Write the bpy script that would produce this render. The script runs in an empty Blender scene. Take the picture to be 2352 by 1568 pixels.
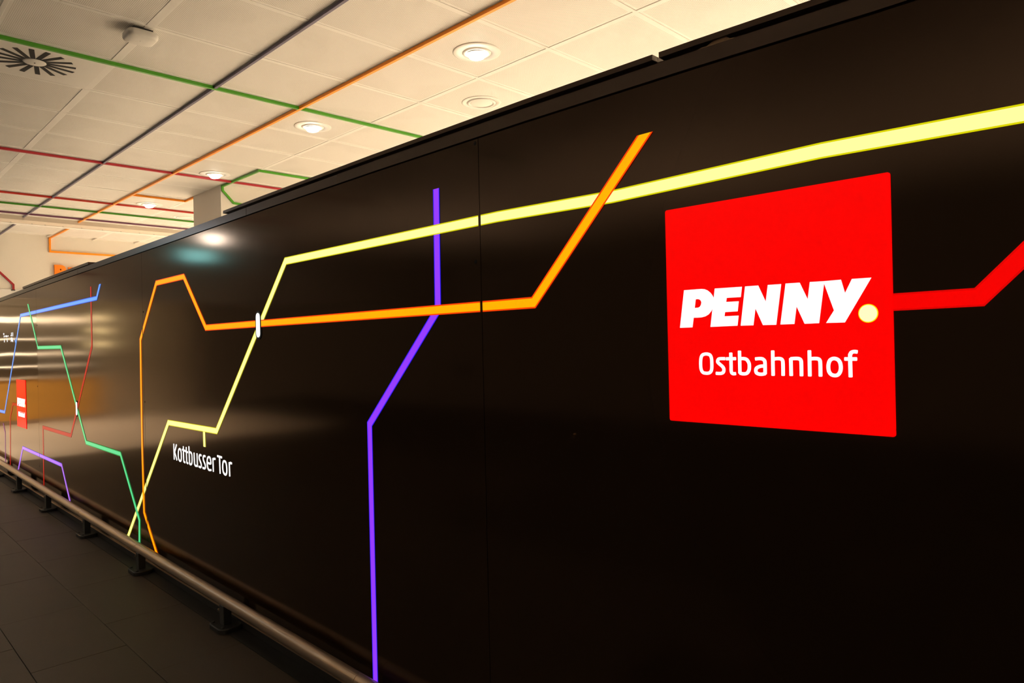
import bpy, bmesh, math, random
from mathutils import Vector, Matrix
from mathutils.geometry import tessellate_polygon

random.seed(7)
SC = bpy.context.scene
COL = SC.collection

# ------------------------------------------------------------------ camera
cam_data = bpy.data.cameras.new('camera')
cam_data.sensor_width = 36.0
cam_data.lens = 1600.0 / 2352.0 * 36.0
cam_data.clip_start = 0.05
cam_data.clip_end = 200.0
cam = bpy.data.objects.new('camera', cam_data)
COL.objects.link(cam)
YAW, PITCH, ROLL = 0.784886, -0.000416, -0.022778
_f = Vector((math.sin(YAW) * math.cos(PITCH), math.cos(YAW) * math.cos(PITCH), math.sin(PITCH)))
_r = Vector((math.cos(YAW), -math.sin(YAW), 0.0))
_u = _r.cross(_f)
_R = _r * math.cos(ROLL) + _u * math.sin(ROLL)
_U = -_r * math.sin(ROLL) + _u * math.cos(ROLL)
cam.matrix_world = Matrix(((_R.x, _U.x, -_f.x, -1.75), (_R.y, _U.y, -_f.y, 0.0),
                           (_R.z, _U.z, -_f.z, 1.645), (0, 0, 0, 1)))
SC.camera = cam

# ------------------------------------------------------------------ world, exposure
world = bpy.data.worlds.new('world')
world.use_nodes = True
SC.world = world
_bg = world.node_tree.nodes['Background']
_bg.inputs['Color'].default_value = (1.0, 0.72, 0.45, 1)
_bg.inputs['Strength'].default_value = 0.10
SC.view_settings.view_transform = 'Standard'
SC.view_settings.look = 'None'
SC.view_settings.exposure = 0.0
SC.view_settings.gamma = 1.0
SC.view_settings.use_curve_mapping = False
SC.cycles.use_denoising = True
SC.cycles.max_bounces = 8
SC.cycles.diffuse_bounces = 5
SC.cycles.sample_clamp_indirect = 6.0

WARM = (1.0, 0.83, 0.635)
SPOT_POWER = 60.0        # the recessed downlights over the shop behind the partition
SPOT_POWER_FAR = 2150.0  # unseen downlights added deeper in that shop to bounce light up
WALK_POWER = 28.0        # unseen downlights added over the hall walkway, left of the frame
UP_POWER = 200.0         # unseen uplighters added to brighten the hall ceiling
HALL_POWER = 18.0       # the drum lamp over the far end of the hall
SHOP_POWER = 520.0       # downlights added inside the shop beyond the header

# ------------------------------------------------------------------ materials
def srgb(r, g, b):
    f = lambda c: (c / 255.0) / 12.92 if c / 255.0 <= 0.04045 else ((c / 255.0 + 0.055) / 1.055) ** 2.4
    return (f(r), f(g), f(b))

def mat(name, base, rough=0.5, metal=0.0, emit=None, strength=0.0, ior=1.5, var=0.0, vscale=8.0, bump=0.0, bscale=60.0):
    m = bpy.data.materials.new(name)
    m.use_nodes = True
    nt = m.node_tree
    p = nt.nodes['Principled BSDF']
    p.inputs['Base Color'].default_value = (*base, 1)
    p.inputs['Roughness'].default_value = rough
    p.inputs['Metallic'].default_value = metal
    p.inputs['IOR'].default_value = ior
    if emit:
        p.inputs['Emission Color'].default_value = (*emit, 1)
        p.inputs['Emission Strength'].default_value = strength
    if var or bump:
        tc = nt.nodes.new('ShaderNodeTexCoord')
        n = nt.nodes.new('ShaderNodeTexNoise')
        n.inputs['Scale'].default_value = vscale
        n.inputs['Detail'].default_value = 4.0
        nt.links.new(tc.outputs['Object'], n.inputs['Vector'])
        if var:
            mx = nt.nodes.new('ShaderNodeMix')
            mx.data_type = 'RGBA'
            mx.inputs['A'].default_value = (*[c * (1 - var) for c in base], 1)
            mx.inputs['B'].default_value = (*[min(1, c * (1 + var)) for c in base], 1)
            nt.links.new(n.outputs['Fac'], mx.inputs['Factor'])
            nt.links.new(mx.outputs['Result'], p.inputs['Base Color'])
        if bump:
            n2 = nt.nodes.new('ShaderNodeTexNoise')
            n2.inputs['Scale'].default_value = bscale
            nt.links.new(tc.outputs['Object'], n2.inputs['Vector'])
            b = nt.nodes.new('ShaderNodeBump')
            b.inputs['Strength'].default_value = 1.0
            b.inputs['Distance'].default_value = bump
            nt.links.new(n2.outputs['Fac'], b.inputs['Height'])
            nt.links.new(b.outputs['Normal'], p.inputs['Normal'])
    return m

def emat(name, col, strength=1.0, rough=0.3):
    m = mat(name, (0.005, 0.005, 0.005), rough, emit=srgb(*col), strength=strength)
    m.node_tree.nodes['Principled BSDF'].inputs['Specular IOR Level'].default_value = 0.1
    return m

def perforated(name, base, hole):
    """white sheet metal with a fine square grid of punched holes, plain along the tile border"""
    m = mat(name, base, 0.55)
    nt = m.node_tree
    p = nt.nodes['Principled BSDF']
    tc = nt.nodes.new('ShaderNodeTexCoord')
    sep = nt.nodes.new('ShaderNodeSeparateXYZ')
    nt.links.new(tc.outputs['Object'], sep.inputs[0])
    def mth(op, a, b=None):
        n = nt.nodes.new('ShaderNodeMath')
        n.operation = op
        for i, v in enumerate((a, b)):
            if v is None:
                continue
            if isinstance(v, (int, float)):
                n.inputs[i].default_value = v
            else:
                nt.links.new(v, n.inputs[i])
        return n.outputs[0]
    PITCHM = 0.0085
    def tri(c):
        return mth('ABSOLUTE', mth('SUBTRACT', mth('FRACT', mth('DIVIDE', c, PITCHM)), 0.5))
    def inside(c, half):
        return mth('LESS_THAN', mth('ABSOLUTE', c), half)
    fx, fy = tri(sep.outputs['X']), tri(sep.outputs['Y'])
    r2 = mth('ADD', mth('MULTIPLY', fx, fx), mth('MULTIPLY', fy, fy))
    dot = mth('LESS_THAN', r2, 0.125)
    mask = mth('MULTIPLY', dot, mth('MULTIPLY', inside(sep.outputs['X'], 0.278), inside(sep.outputs['Y'], 0.287)))
    # the dark void shows through where the backing fleece is missing
    info = nt.nodes.new('ShaderNodeObjectInfo')
    noise = nt.nodes.new('ShaderNodeTexNoise')
    noise.noise_dimensions = '4D'
    noise.inputs['Scale'].default_value = 2.0
    noise.inputs['Detail'].default_value = 1.0
    nt.links.new(tc.outputs['Object'], noise.inputs['Vector'])
    nt.links.new(mth('MULTIPLY', info.outputs['Random'], 40.0), noise.inputs['W'])
    ramp = nt.nodes.new('ShaderNodeMapRange')
    ramp.inputs['From Min'].default_value = 0.50
    ramp.inputs['From Max'].default_value = 0.56
    ramp.inputs['To Min'].default_value = 0.60
    ramp.inputs['To Max'].default_value = 0.74
    nt.links.new(noise.outputs['Fac'], ramp.inputs['Value'])
    fac = mth('MULTIPLY', mask, ramp.outputs['Result'])
    mx = nt.nodes.new('ShaderNodeMix')
    mx.data_type = 'RGBA'
    mx.inputs['A'].default_value = (*base, 1)
    mx.inputs['B'].default_value = (*hole, 1)
    nt.links.new(fac, mx.inputs['Factor'])
    nt.links.new(mx.outputs['Result'], p.inputs['Base Color'])
    return m

def lacquered(name, base, rough):
    """dark lacquered sheet panel: faint vertical brushing, slightly wavy surface"""
    m = mat(name, base, rough)
    nt = m.node_tree
    p = nt.nodes['Principled BSDF']
    p.inputs['Metallic'].default_value = 0.6
    p.inputs['Specular Tint'].default_value = (1.0, 0.80, 0.62, 1)
    geo = nt.nodes.new('ShaderNodeNewGeometry')
    mp = nt.nodes.new('ShaderNodeMapping')
    mp.inputs['Scale'].default_value = (1.0, 0.55, 1.3)
    nt.links.new(geo.outputs['Position'], mp.inputs['Vector'])
    n = nt.nodes.new('ShaderNodeTexNoise')
    n.inputs['Scale'].default_value = 1.1
    n.inputs['Detail'].default_value = 1.0
    nt.links.new(mp.outputs['Vector'], n.inputs['Vector'])
    b = nt.nodes.new('ShaderNodeBump')
    b.inputs['Distance'].default_value = 0.0025
    nt.links.new(n.outputs['Fac'], b.inputs['Height'])
    nt.links.new(b.outputs['Normal'], p.inputs['Normal'])
    mp2 = nt.nodes.new('ShaderNodeMapping')
    mp2.inputs['Scale'].default_value = (1.0, 240.0, 3.0)
    nt.links.new(geo.outputs['Position'], mp2.inputs['Vector'])
    n2 = nt.nodes.new('ShaderNodeTexNoise')
    n2.inputs['Scale'].default_value = 1.0
    nt.links.new(mp2.outputs['Vector'], n2.inputs['Vector'])
    mr = nt.nodes.new('ShaderNodeMapRange')
    mr.inputs['To Min'].default_value = rough * 0.8
    mr.inputs['To Max'].default_value = rough * 1.2
    nt.links.new(n2.outputs['Fac'], mr.inputs['Value'])
    nt.links.new(mr.outputs['Result'], p.inputs['Roughness'])
    return m

M = {
    'panel': lacquered('panel_lacquer', (0.042, 0.023, 0.013), 0.115),
    'panel_far': lacquered('panel_lacquer_glossier', (0.040, 0.022, 0.012), 0.075),
    'fascia': mat('fascia_lacquer', (0.070, 0.039, 0.023), 0.26, 0.3),
    'black': mat('black_paint', (0.004, 0.003, 0.003), 0.5),
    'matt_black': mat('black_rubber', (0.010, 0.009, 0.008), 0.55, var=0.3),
    'post': mat('dark_grey_paint', (0.030, 0.030, 0.028), 0.45, var=0.2),
    'steel': mat('brushed_steel', (0.50, 0.38, 0.28), 0.36, 0.8, var=0.08, vscale=20),
    'tile': perforated('perforated_white_metal', (0.84, 0.82, 0.78), (0.30, 0.26, 0.21)),
    'white': mat('white_enamel', (0.84, 0.82, 0.78), 0.5, var=0.02),
    'plate': mat('white_plastic', (0.80, 0.78, 0.74), 0.45),
    'plaster': mat('white_plaster', (0.80, 0.76, 0.68), 0.8, var=0.04, vscale=1.5, bump=0.0008, bscale=90),
    'beam': mat('beige_paint', (0.62, 0.54, 0.45), 0.6, var=0.03),
    'slab': mat('ceiling_paint', (0.78, 0.75, 0.70), 0.8, var=0.02),
    'floor_tile': mat('dark_stone_tile', (0.044, 0.029, 0.017), 0.52, var=0.22, vscale=5, bump=0.0006, bscale=160),
    'grout': mat('dark_grout', (0.022, 0.017, 0.013), 0.9),
    'floor_light': mat('cream_floor', (0.74, 0.70, 0.63), 0.5, var=0.04),
    'green': mat('green_paint', srgb(62, 140, 10), 0.45),
    'purple_grey': mat('slate_violet_paint', srgb(88, 80, 106), 0.45),
    'orange': mat('orange_paint', srgb(255, 152, 0), 0.45),
    'crimson': mat('crimson_paint', srgb(158, 26, 40), 0.45),
    'brick_red': mat('brick_red_paint', srgb(185, 34, 8), 0.45),
    'plum': mat('plum_paint', srgb(112, 62, 92), 0.45),
    'letter_orange': mat('orange_letter', srgb(250, 135, 0), 0.45),
    'dark_slot': mat('slot_dark', (0.004, 0.004, 0.004), 0.8),
    'wood': mat('orange_oak', (0.72, 0.40, 0.08), 0.45, var=0.25, vscale=3),
    'pale_top': mat('pale_stone_top', (0.75, 0.68, 0.58), 0.3, var=0.05),
    'lamp': mat('lamp_glow', (0.8, 0.8, 0.8), 0.4, emit=(1.0, 0.93, 0.80), strength=10.0),
    'drum': mat('drum_glow', (0.8, 0.8, 0.8), 0.4, emit=(0.92, 0.95, 1.0), strength=3.0),
    'tube': mat('tube_glow', (0.8, 0.8, 0.8), 0.4, emit=(1.0, 0.84, 0.60), strength=4.2),
    'globe': mat('globe_glow', (0.8, 0.8, 0.8), 0.4, emit=(1.0, 0.88, 0.50), strength=14.0),
    'teal': mat('teal_glow', (0.02, 0.05, 0.05), 0.4, emit=(0.22, 0.70, 0.88), strength=8.0),
    'paper': mat('dull_brown_paper', (0.34, 0.22, 0.13), 0.8),
    # lit acrylic of the wall graphics: core and saturated edge
    'yellow': emat('yellow_light', (255, 255, 158), 1.08), 'yellow_rim': emat('yellow_edge', (222, 214, 0)),
    'orange_l': emat('orange_light', (255, 180, 0), 1.0), 'orange_rim': emat('orange_edge', (255, 62, 0)),
    'purple_l': emat('purple_light', (150, 60, 255), 1.0), 'purple_rim': emat('purple_edge', (46, 30, 250)),
    'red_l': emat('red_light', (247, 0, 0)), 'red_rim': emat('red_edge', (222, 0, 0)),
    'blue_l': emat('blue_light', (110, 172, 250), 1.0), 'blue_rim': emat('blue_edge', (26, 82, 222)),
    'green_l': emat('green_light', (96, 222, 150), 1.0), 'green_rim': emat('green_edge', (0, 160, 62)),
    'dred_l': emat('dark_red_light', (186, 16, 4)), 'dred_rim': emat('dark_red_edge', (142, 2, 0)),
    'lilac_l': emat('lilac_light', (196, 128, 246), 1.0), 'lilac_rim': emat('lilac_edge', (108, 62, 226)),
    'violet_l': emat('violet_light', (128, 42, 120)), 'violet_rim': emat('violet_edge', (90, 20, 90)),
    'white_l': emat('white_light', (255, 255, 255), 1.25), 'white_rim': emat('white_edge', (20, 20, 40)),
    'sign_red': emat('sign_red_light', (253, 0, 0), 1.0, 0.28),
    'sign_dot': emat('sign_dot_light', (255, 250, 195), 1.02),
    'dot_rim': emat('sign_dot_edge', (255, 225, 0)),
}

# ------------------------------------------------------------------ helpers
def obj(name, verts, faces, mats, parent=None, loc=(0, 0, 0), fmat=None, smooth=False):
    me = bpy.data.meshes.new(name)
    me.from_pydata([tuple(v) for v in verts], [], faces)
    for m in (mats if isinstance(mats, (list, tuple)) else [mats]):
        me.materials.append(m)
    if fmat:
        me.polygons.foreach_set('material_index', fmat)
    if smooth:
        me.polygons.foreach_set('use_smooth', [True] * len(me.polygons))
    me.update()
    o = bpy.data.objects.new(name, me)
    COL.objects.link(o)
    o.location = loc
    if parent:
        o.parent = parent
    return o

def bm_obj(name, bm, mats, parent=None, loc=(0, 0, 0), smooth=False):
    bmesh.ops.recalc_face_normals(bm, faces=bm.faces[:])
    me = bpy.data.meshes.new(name)
    bm.to_mesh(me)
    bm.free()
    for m in (mats if isinstance(mats, (list, tuple)) else [mats]):
        me.materials.append(m)
    if smooth:
        me.polygons.foreach_set('use_smooth', [True] * len(me.polygons))
    o = bpy.data.objects.new(name, me)
    COL.objects.link(o)
    o.location = loc
    if parent:
        o.parent = parent
    return o

def box_bm(bm, x0, x1, y0, y1, z0, z1, bevel=0.0):
    r = bmesh.ops.create_cube(bm, size=1.0)
    vs = r['verts']
    for v in vs:
        v.co = Vector((x0 + (v.co.x + 0.5) * (x1 - x0), y0 + (v.co.y + 0.5) * (y1 - y0), z0 + (v.co.z + 0.5) * (z1 - z0)))
    if bevel:
        es = list({e for v in vs for e in v.link_edges})
        bmesh.ops.bevel(bm, geom=es, offset=bevel, segments=1, affect='EDGES')

def box(name, x0, x1, y0, y1, z0, z1, m, parent=None, bevel=0.0, loc=(0, 0, 0)):
    bm = bmesh.new()
    box_bm(bm, x0, x1, y0, y1, z0, z1, bevel)
    return bm_obj(name, bm, m, parent, loc)

def empty(name, loc):
    o = bpy.data.objects.new(name, None)
    o.empty_display_size = 0.1
    COL.objects.link(o)
    o.location = loc
    return o

def tag(o, label, cat, group=None):
    o['label'] = label
    o['category'] = cat
    if group:
        o['group'] = group
    return o

def struct(o, label):
    o['kind'] = 'structure'
    o['label'] = label
    return o

def lathe(name, prof, m, parent=None, loc=(0, 0, 0), n=40, smooth=True, mats=None, fm=None):
    """prof: list of (radius, z); spun about z"""
    vs, fs, mi = [], [], []
    for r, z in prof:
        for i in range(n):
            a = 2 * math.pi * i / n
            vs.append((r * math.cos(a), r * math.sin(a), z))
    for k in range(len(prof) - 1):
        for i in range(n):
            j = (i + 1) % n
            fs.append((k * n + i, k * n + j, (k + 1) * n + j, (k + 1) * n + i))
    for k in (0, len(prof) - 1):
        if prof[k][0] > 1e-6:
            fs.append(tuple(k * n + i for i in range(n)))
    o = obj(name, vs, fs, m, parent, loc)
    bm = bmesh.new()
    bm.from_mesh(o.data)
    bmesh.ops.recalc_face_normals(bm, faces=bm.faces[:])
    for f in bm.faces:
        f.smooth = smooth and len(f.verts) == 4
    bm.to_mesh(o.data)
    bm.free()
    return o

def dup(root, loc):
    r = root.copy()
    COL.objects.link(r)
    r.location = loc
    for ch in list(root.children):
        c = ch.copy()
        COL.objects.link(c)
        c.parent = r
        for g in list(ch.children):
            q = g.copy()
            COL.objects.link(q)
            q.parent = c
    return r

def interp(tab, y):
    if y <= tab[0][0]:
        return tab[0][1]
    for (a, za), (b, zb) in zip(tab, tab[1:]):
        if y <= b:
            return za + (zb - za) * (y - a) / (b - a)
    return tab[-1][1]

def offset_line(pts, w, cuts=('auto', 'auto')):
    """left and right offset points (mitred) of a 2-D polyline"""
    P = [Vector(p) for p in pts]
    Lf, Rt = [], []
    for i, p in enumerate(P):
        t0 = (P[i] - P[i - 1]).normalized() if i > 0 else None
        t1 = (P[i + 1] - P[i]).normalized() if i < len(P) - 1 else None
        if t0 is not None and t1 is not None:
            n0, n1 = Vector((-t0.y, t0.x)), Vector((-t1.y, t1.x))
            mdir = (n0 + n1).normalized()
            k = min(1.0 / max(0.2, mdir.dot(n0)), 3.0)
            off = mdir * w * k
            Lf.append(p + off); Rt.append(p - off)
        else:
            t = t0 if t0 is not None else t1
            n = Vector((-t.y, t.x))
            c = cuts[0] if t0 is None else cuts[1]
            if c == 'auto':
                c = 'h' if abs(t.y) > abs(t.x) else 'v'
            if c == 'h' and abs(t.y) > 0.3:
                s = -n.y * w / t.y
            elif c == 'v' and abs(t.x) > 0.3:
                s = -n.x * w / t.x
            else:
                s = 0.0
            Lf.append(p + n * w + t * s); Rt.append(p - n * w - t * s)
    return Lf, Rt

# ------------------------------------------------------------------ layout of the lines and letters on the partition
# (position along the hall, height) in metres; sign letters: (right, up) from the sign's lower left corner
STRIPS = {
  'yellow': [(0.0895, 2.081), (0.2542, 2.0854), (0.665, 2.0942), (1.3005, 2.0844), (1.8063, 2.0955), (3.4165, 2.0918), (4.3605, 1.13), (5.1962, 1.1271), (6.1521, 0.1621), (6.1876, 0.1277)],
  'yellow_tick': [(4.5591, 1.1234), (4.5562, 1.0139)],
  'orange': [(1.1726, 2.251), (1.6405, 1.776), (1.8168, 1.7759), (4.4905, 1.7746), (4.8448, 2.1273), (5.3766, 2.1235), (5.7519, 1.7211), (5.7618, 1.3267), (5.7684, 0.8618), (5.7595, 0.4053), (5.5077, 0.1534), (5.4731, 0.1188)],
  'purple': [(2.1568, 2.256), (2.1628, 1.7771), (2.6652, 1.2882), (2.6653, 0.1414), (2.6653, 0.0985)],
  'red_link': [(0.5161, 1.7145), (0.3434, 1.7161), (0.2594, 1.8031), (0.2104, 1.8535)],
  'blue': [(6.7821, 2.2213), (6.8967, 2.1057), (10.1172, 2.0897), (11.2623, 0.8624), (11.7374, 0.8567)],
  'blue_tick': [(10.49, 1.81), (10.4218, 1.7551)],
  'green': [(9.6922, 2.2056), (9.2287, 1.6937), (8.1983, 1.6896), (7.3369, 0.8006), (6.3155, 0.7955), (5.8736, 0.3267), (5.8853, 0.1563), (5.887, 0.1021)],
  'dark_red': [(7.0719, 2.2194), (7.08, 1.686), (7.8842, 0.8212), (9.0728, 0.8173), (9.0907, 0.1871), (9.0917, 0.1343)],
  'lilac': [(10.4591, 0.1956), (10.1635, 0.4926), (8.2784, 0.4889), (7.9898, 0.1789), (7.9672, 0.1521)],
  'red_small': [(10.4157, 0.9981), (10.7109, 0.9965), (10.896, 0.8131), (10.9616, 0.2118), (10.9648, 0.1581)],
  'violet': [(11.38, 0.7081), (11.2641, 0.5918), (11.2904, 0.2136), (11.2928, 0.1673)],
  'white_near': [(3.7501, 1.8352), (3.7479, 1.6979)],
  'white_far': [(7.6436, 1.1616), (7.6295, 1.0339)],
}
SIGN=(1.1084,0.5112,1.4053,2.0129)
LOGO = [
   [[(0.0575, 0.373), (0.1123, 0.373), (0.1213, 0.3716), (0.13, 0.3678), (0.1385, 0.3611), (0.1442, 0.3539), (0.1478, 0.3468), (0.1495, 0.3389), (0.149, 0.3291), (0.1455, 0.3195), (0.1402, 0.31), (0.1324, 0.3017), (0.1227, 0.2967), (0.1117, 0.2942), (0.0978, 0.2937), (0.0853, 0.294), (0.0809, 0.2671), (0.0418, 0.267)], [(0.093, 0.3453), (0.1005, 0.3457), (0.1063, 0.3438), (0.1101, 0.3399), (0.1113, 0.3349), (0.1098, 0.3287), (0.1064, 0.3239), (0.1013, 0.3215), (0.0893, 0.3213)]] ,
   [[(0.153, 0.3712), (0.2314, 0.3705), (0.2275, 0.3434), (0.1869, 0.3437), (0.1851, 0.3327), (0.2214, 0.3324), (0.2177, 0.3059), (0.181, 0.3054), (0.1792, 0.2941), (0.2202, 0.2943), (0.2163, 0.2675), (0.1375, 0.2666)]] ,
   [[(0.241, 0.3707), (0.2768, 0.3705), (0.2966, 0.3263), (0.3033, 0.37), (0.338, 0.3697), (0.3227, 0.2664), (0.2879, 0.2667), (0.2679, 0.3122), (0.2611, 0.2671), (0.2262, 0.2672)]] ,
   [[(0.35, 0.3702), (0.3854, 0.3698), (0.4048, 0.326), (0.411, 0.3694), (0.4456, 0.3689), (0.4449, 0.3645), (0.4309, 0.2669), (0.3959, 0.2665), (0.3762, 0.312), (0.3697, 0.2669), (0.3344, 0.2668)]] ,
   [[(0.4456, 0.3689), (0.4848, 0.3694), (0.4935, 0.3361), (0.5101, 0.3692), (0.5529, 0.3689), (0.4916, 0.2665), (0.4482, 0.2667), (0.4674, 0.2965), (0.4449, 0.3645)]] ,
]
DOT= [(0.5443, 0.286), (0.5225, 0.2869), (0.5656, 0.285), (0.5447, 0.3083), (0.5438, 0.2636)]
STATION = [
   [[(0.1042, 0.1656), (0.1058, 0.1807), (0.11, 0.1888), (0.1179, 0.1918), (0.1261, 0.1918), (0.134, 0.1887), (0.1379, 0.1797), (0.1386, 0.1648), (0.1379, 0.1508), (0.1344, 0.1428), (0.1277, 0.1391), (0.1177, 0.1389), (0.1099, 0.1414), (0.1052, 0.1504), (0.1042, 0.1656)]] ,
   [[(0.1779, 0.1792), (0.1657, 0.1792), (0.1592, 0.1778), (0.1563, 0.1728), (0.1579, 0.1679), (0.1705, 0.1575), (0.1742, 0.1503), (0.1723, 0.1423), (0.1647, 0.1389), (0.1511, 0.139)]] ,
   [[(0.1954, 0.1945), (0.1957, 0.1613), (0.1955, 0.1476), (0.1971, 0.1412), (0.2014, 0.1387), (0.2081, 0.1392)], [(0.1822, 0.1788), (0.2091, 0.1793)]] ,
   [[(0.2206, 0.1996), (0.2206, 0.1402)], [(0.2215, 0.1789), (0.2318, 0.1795), (0.2409, 0.1766), (0.2467, 0.1674), (0.2476, 0.1588), (0.2463, 0.1492), (0.2406, 0.1409), (0.2308, 0.1388), (0.2206, 0.1406)]] ,
   [[(0.2651, 0.1786), (0.2741, 0.1795), (0.2829, 0.179), (0.2887, 0.1752), (0.2907, 0.1677), (0.2904, 0.1394)], [(0.2903, 0.1602), (0.2795, 0.1597), (0.2715, 0.1571), (0.2665, 0.1533), (0.2653, 0.1476), (0.2672, 0.1419), (0.2741, 0.139), (0.282, 0.1387), (0.2904, 0.1404)]] ,
   [[(0.312, 0.1996), (0.3117, 0.1361)], [(0.3121, 0.1781), (0.3227, 0.1796), (0.3321, 0.1791), (0.337, 0.1754), (0.3383, 0.1661), (0.338, 0.1365)]] ,
   [[(0.3588, 0.18), (0.3589, 0.1366)], [(0.3587, 0.1791), (0.3695, 0.18), (0.3795, 0.1793), (0.384, 0.1755), (0.3851, 0.1665), (0.3849, 0.1365)]] ,
   [[(0.4058, 0.1994), (0.4056, 0.1364)], [(0.4057, 0.1788), (0.4164, 0.1798), (0.426, 0.1792), (0.4305, 0.1757), (0.4317, 0.1668), (0.4316, 0.1365)]] ,
   [[(0.4508, 0.1595), (0.452, 0.1687), (0.4555, 0.1761), (0.4615, 0.1796), (0.4675, 0.1798), (0.4742, 0.1767), (0.4786, 0.1697), (0.48, 0.1598), (0.479, 0.1505), (0.4756, 0.1435), (0.47, 0.1393), (0.4623, 0.1392), (0.4561, 0.1423), (0.4519, 0.1492), (0.4508, 0.1595)]] ,
   [[(0.5181, 0.1957), (0.5111, 0.1964), (0.5054, 0.1946), (0.5025, 0.1897), (0.5018, 0.1828), (0.502, 0.1361)], [(0.4896, 0.179), (0.5165, 0.1789)]] ,
]
NAMEPLATE = [
   [[(5.1025, 0.9848), (5.1007, 0.8769)], [(5.0509, 0.9843), (5.0902, 0.9269)], [(5.0899, 0.9308), (5.0491, 0.8773)]] ,
   [[(5.0218, 0.9164), (5.0183, 0.9396), (5.0081, 0.9539), (4.9933, 0.9602), (4.9762, 0.9557), (4.9661, 0.937), (4.9647, 0.9107), (4.968, 0.8896), (4.9809, 0.8787), (4.9983, 0.8792), (5.0142, 0.8886), (5.0215, 0.905), (5.0218, 0.9164)]] ,
   [[(4.9249, 0.9831), (4.9223, 0.8924), (4.9169, 0.8817), (4.8992, 0.8772)], [(4.9454, 0.9598), (4.8984, 0.9559)]] ,
   [[(4.872, 0.9827), (4.8695, 0.8923), (4.8642, 0.8806), (4.8467, 0.8765)], [(4.8905, 0.9548), (4.8462, 0.9509)]] ,
   [[(4.8242, 0.9922), (4.8193, 0.8773)], [(4.8196, 0.9549), (4.7953, 0.9554), (4.7775, 0.9461), (4.7731, 0.9227), (4.7745, 0.8986), (4.7833, 0.8812), (4.7991, 0.8747), (4.8192, 0.8791)]] ,
   [[(4.7357, 0.9583), (4.7326, 0.8976), (4.7278, 0.8817), (4.714, 0.8755), (4.6829, 0.8775)], [(4.6857, 0.9588), (4.6832, 0.8721)]] ,
   [[(4.6148, 0.9524), (4.6367, 0.9546), (4.6493, 0.9443), (4.6484, 0.9282), (4.6345, 0.9134), (4.6206, 0.8987), (4.6187, 0.8846), (4.6312, 0.8746), (4.6588, 0.8766)]] ,
   [[(4.5486, 0.9534), (4.572, 0.9546), (4.5834, 0.9449), (4.5825, 0.9285), (4.5688, 0.9143), (4.5544, 0.8995), (4.5516, 0.8849), (4.5639, 0.8747), (4.5946, 0.8758)]] ,
   [[(4.5186, 0.9175), (4.4659, 0.9162), (4.4656, 0.9365), (4.4735, 0.9515), (4.4926, 0.9555), (4.5107, 0.9477), (4.5197, 0.9291), (4.5194, 0.9026), (4.5108, 0.8824), (4.4928, 0.8732), (4.4594, 0.8767)]] ,
   [[(4.4291, 0.9536), (4.4259, 0.8711)], [(4.4281, 0.9404), (4.4171, 0.952), (4.3914, 0.9536)]] ,
   [[(4.3588, 0.9752), (4.2914, 0.9731)], [(4.3262, 0.9734), (4.3218, 0.8709)]] ,
   [[(4.2812, 0.9185), (4.2768, 0.9393), (4.2679, 0.9511), (4.2539, 0.9546), (4.2362, 0.9504), (4.2258, 0.9347), (4.2215, 0.91), (4.2243, 0.8878), (4.238, 0.874), (4.2557, 0.8753), (4.2732, 0.8854), (4.2804, 0.9033), (4.2812, 0.9185)]] ,
   [[(4.1839, 0.9543), (4.1812, 0.8711)], [(4.183, 0.9411), (4.1697, 0.9528), (4.1484, 0.9515)]] ,
]
FARPLATE = [
   [[(11.2258, 1.8929), (11.1832, 1.8901)], [(11.1963, 1.8594), (11.1872, 1.8556)]] ,
   [[(11.186, 1.8665), (11.1827, 1.8537)]] ,
   [[(11.1103, 1.8666), (11.1072, 1.853)]] ,
   [[(11.0452, 1.8634), (11.0416, 1.8544)], [(11.0406, 1.8633), (11.009, 1.8555)]] ,
   [[(10.9712, 1.8636), (10.9706, 1.8529)]] ,
   [[(10.9071, 1.864), (10.9063, 1.8551)]] ,
   [[(10.7364, 1.8638), (10.7354, 1.8568)], [(10.693, 1.8961), (10.6936, 1.8524)]] ,
   [[(10.61, 1.8958), (10.6105, 1.8524)]] ,
   [[(11.1764, 1.8263), (11.1785, 1.7845)]] ,
   [[(10.9799, 1.828), (10.9727, 1.7867)]] ,
   [[(10.7316, 1.8286), (10.7233, 1.7846)], [(10.7185, 1.8266), (10.6446, 1.82), (10.6458, 1.8095), (10.7079, 1.8036)], [(10.6642, 1.8011), (10.6093, 1.7863)]] ,
]

# ================================================================== THE SETTING
ZC = 3.405                     # ceiling height
YEND = 12.6                    # header wall at the end of the hall
SEAMS = [-1.9, 1.906, 5.695, 9.272, 12.5]
# top edge of the dark panels along the hall (Y, Z)
ZTOP = [(-2.0, 2.383), (0.54, 2.388), (1.0, 2.3965), (1.67, 2.4026), (2.6, 2.4030), (3.66, 2.397),
        (4.96, 2.384), (7.5, 2.3665), (9.04, 2.355), (11.2, 2.331), (12.6, 2.316)]
ztop = lambda y: interp(ZTOP, y)

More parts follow.
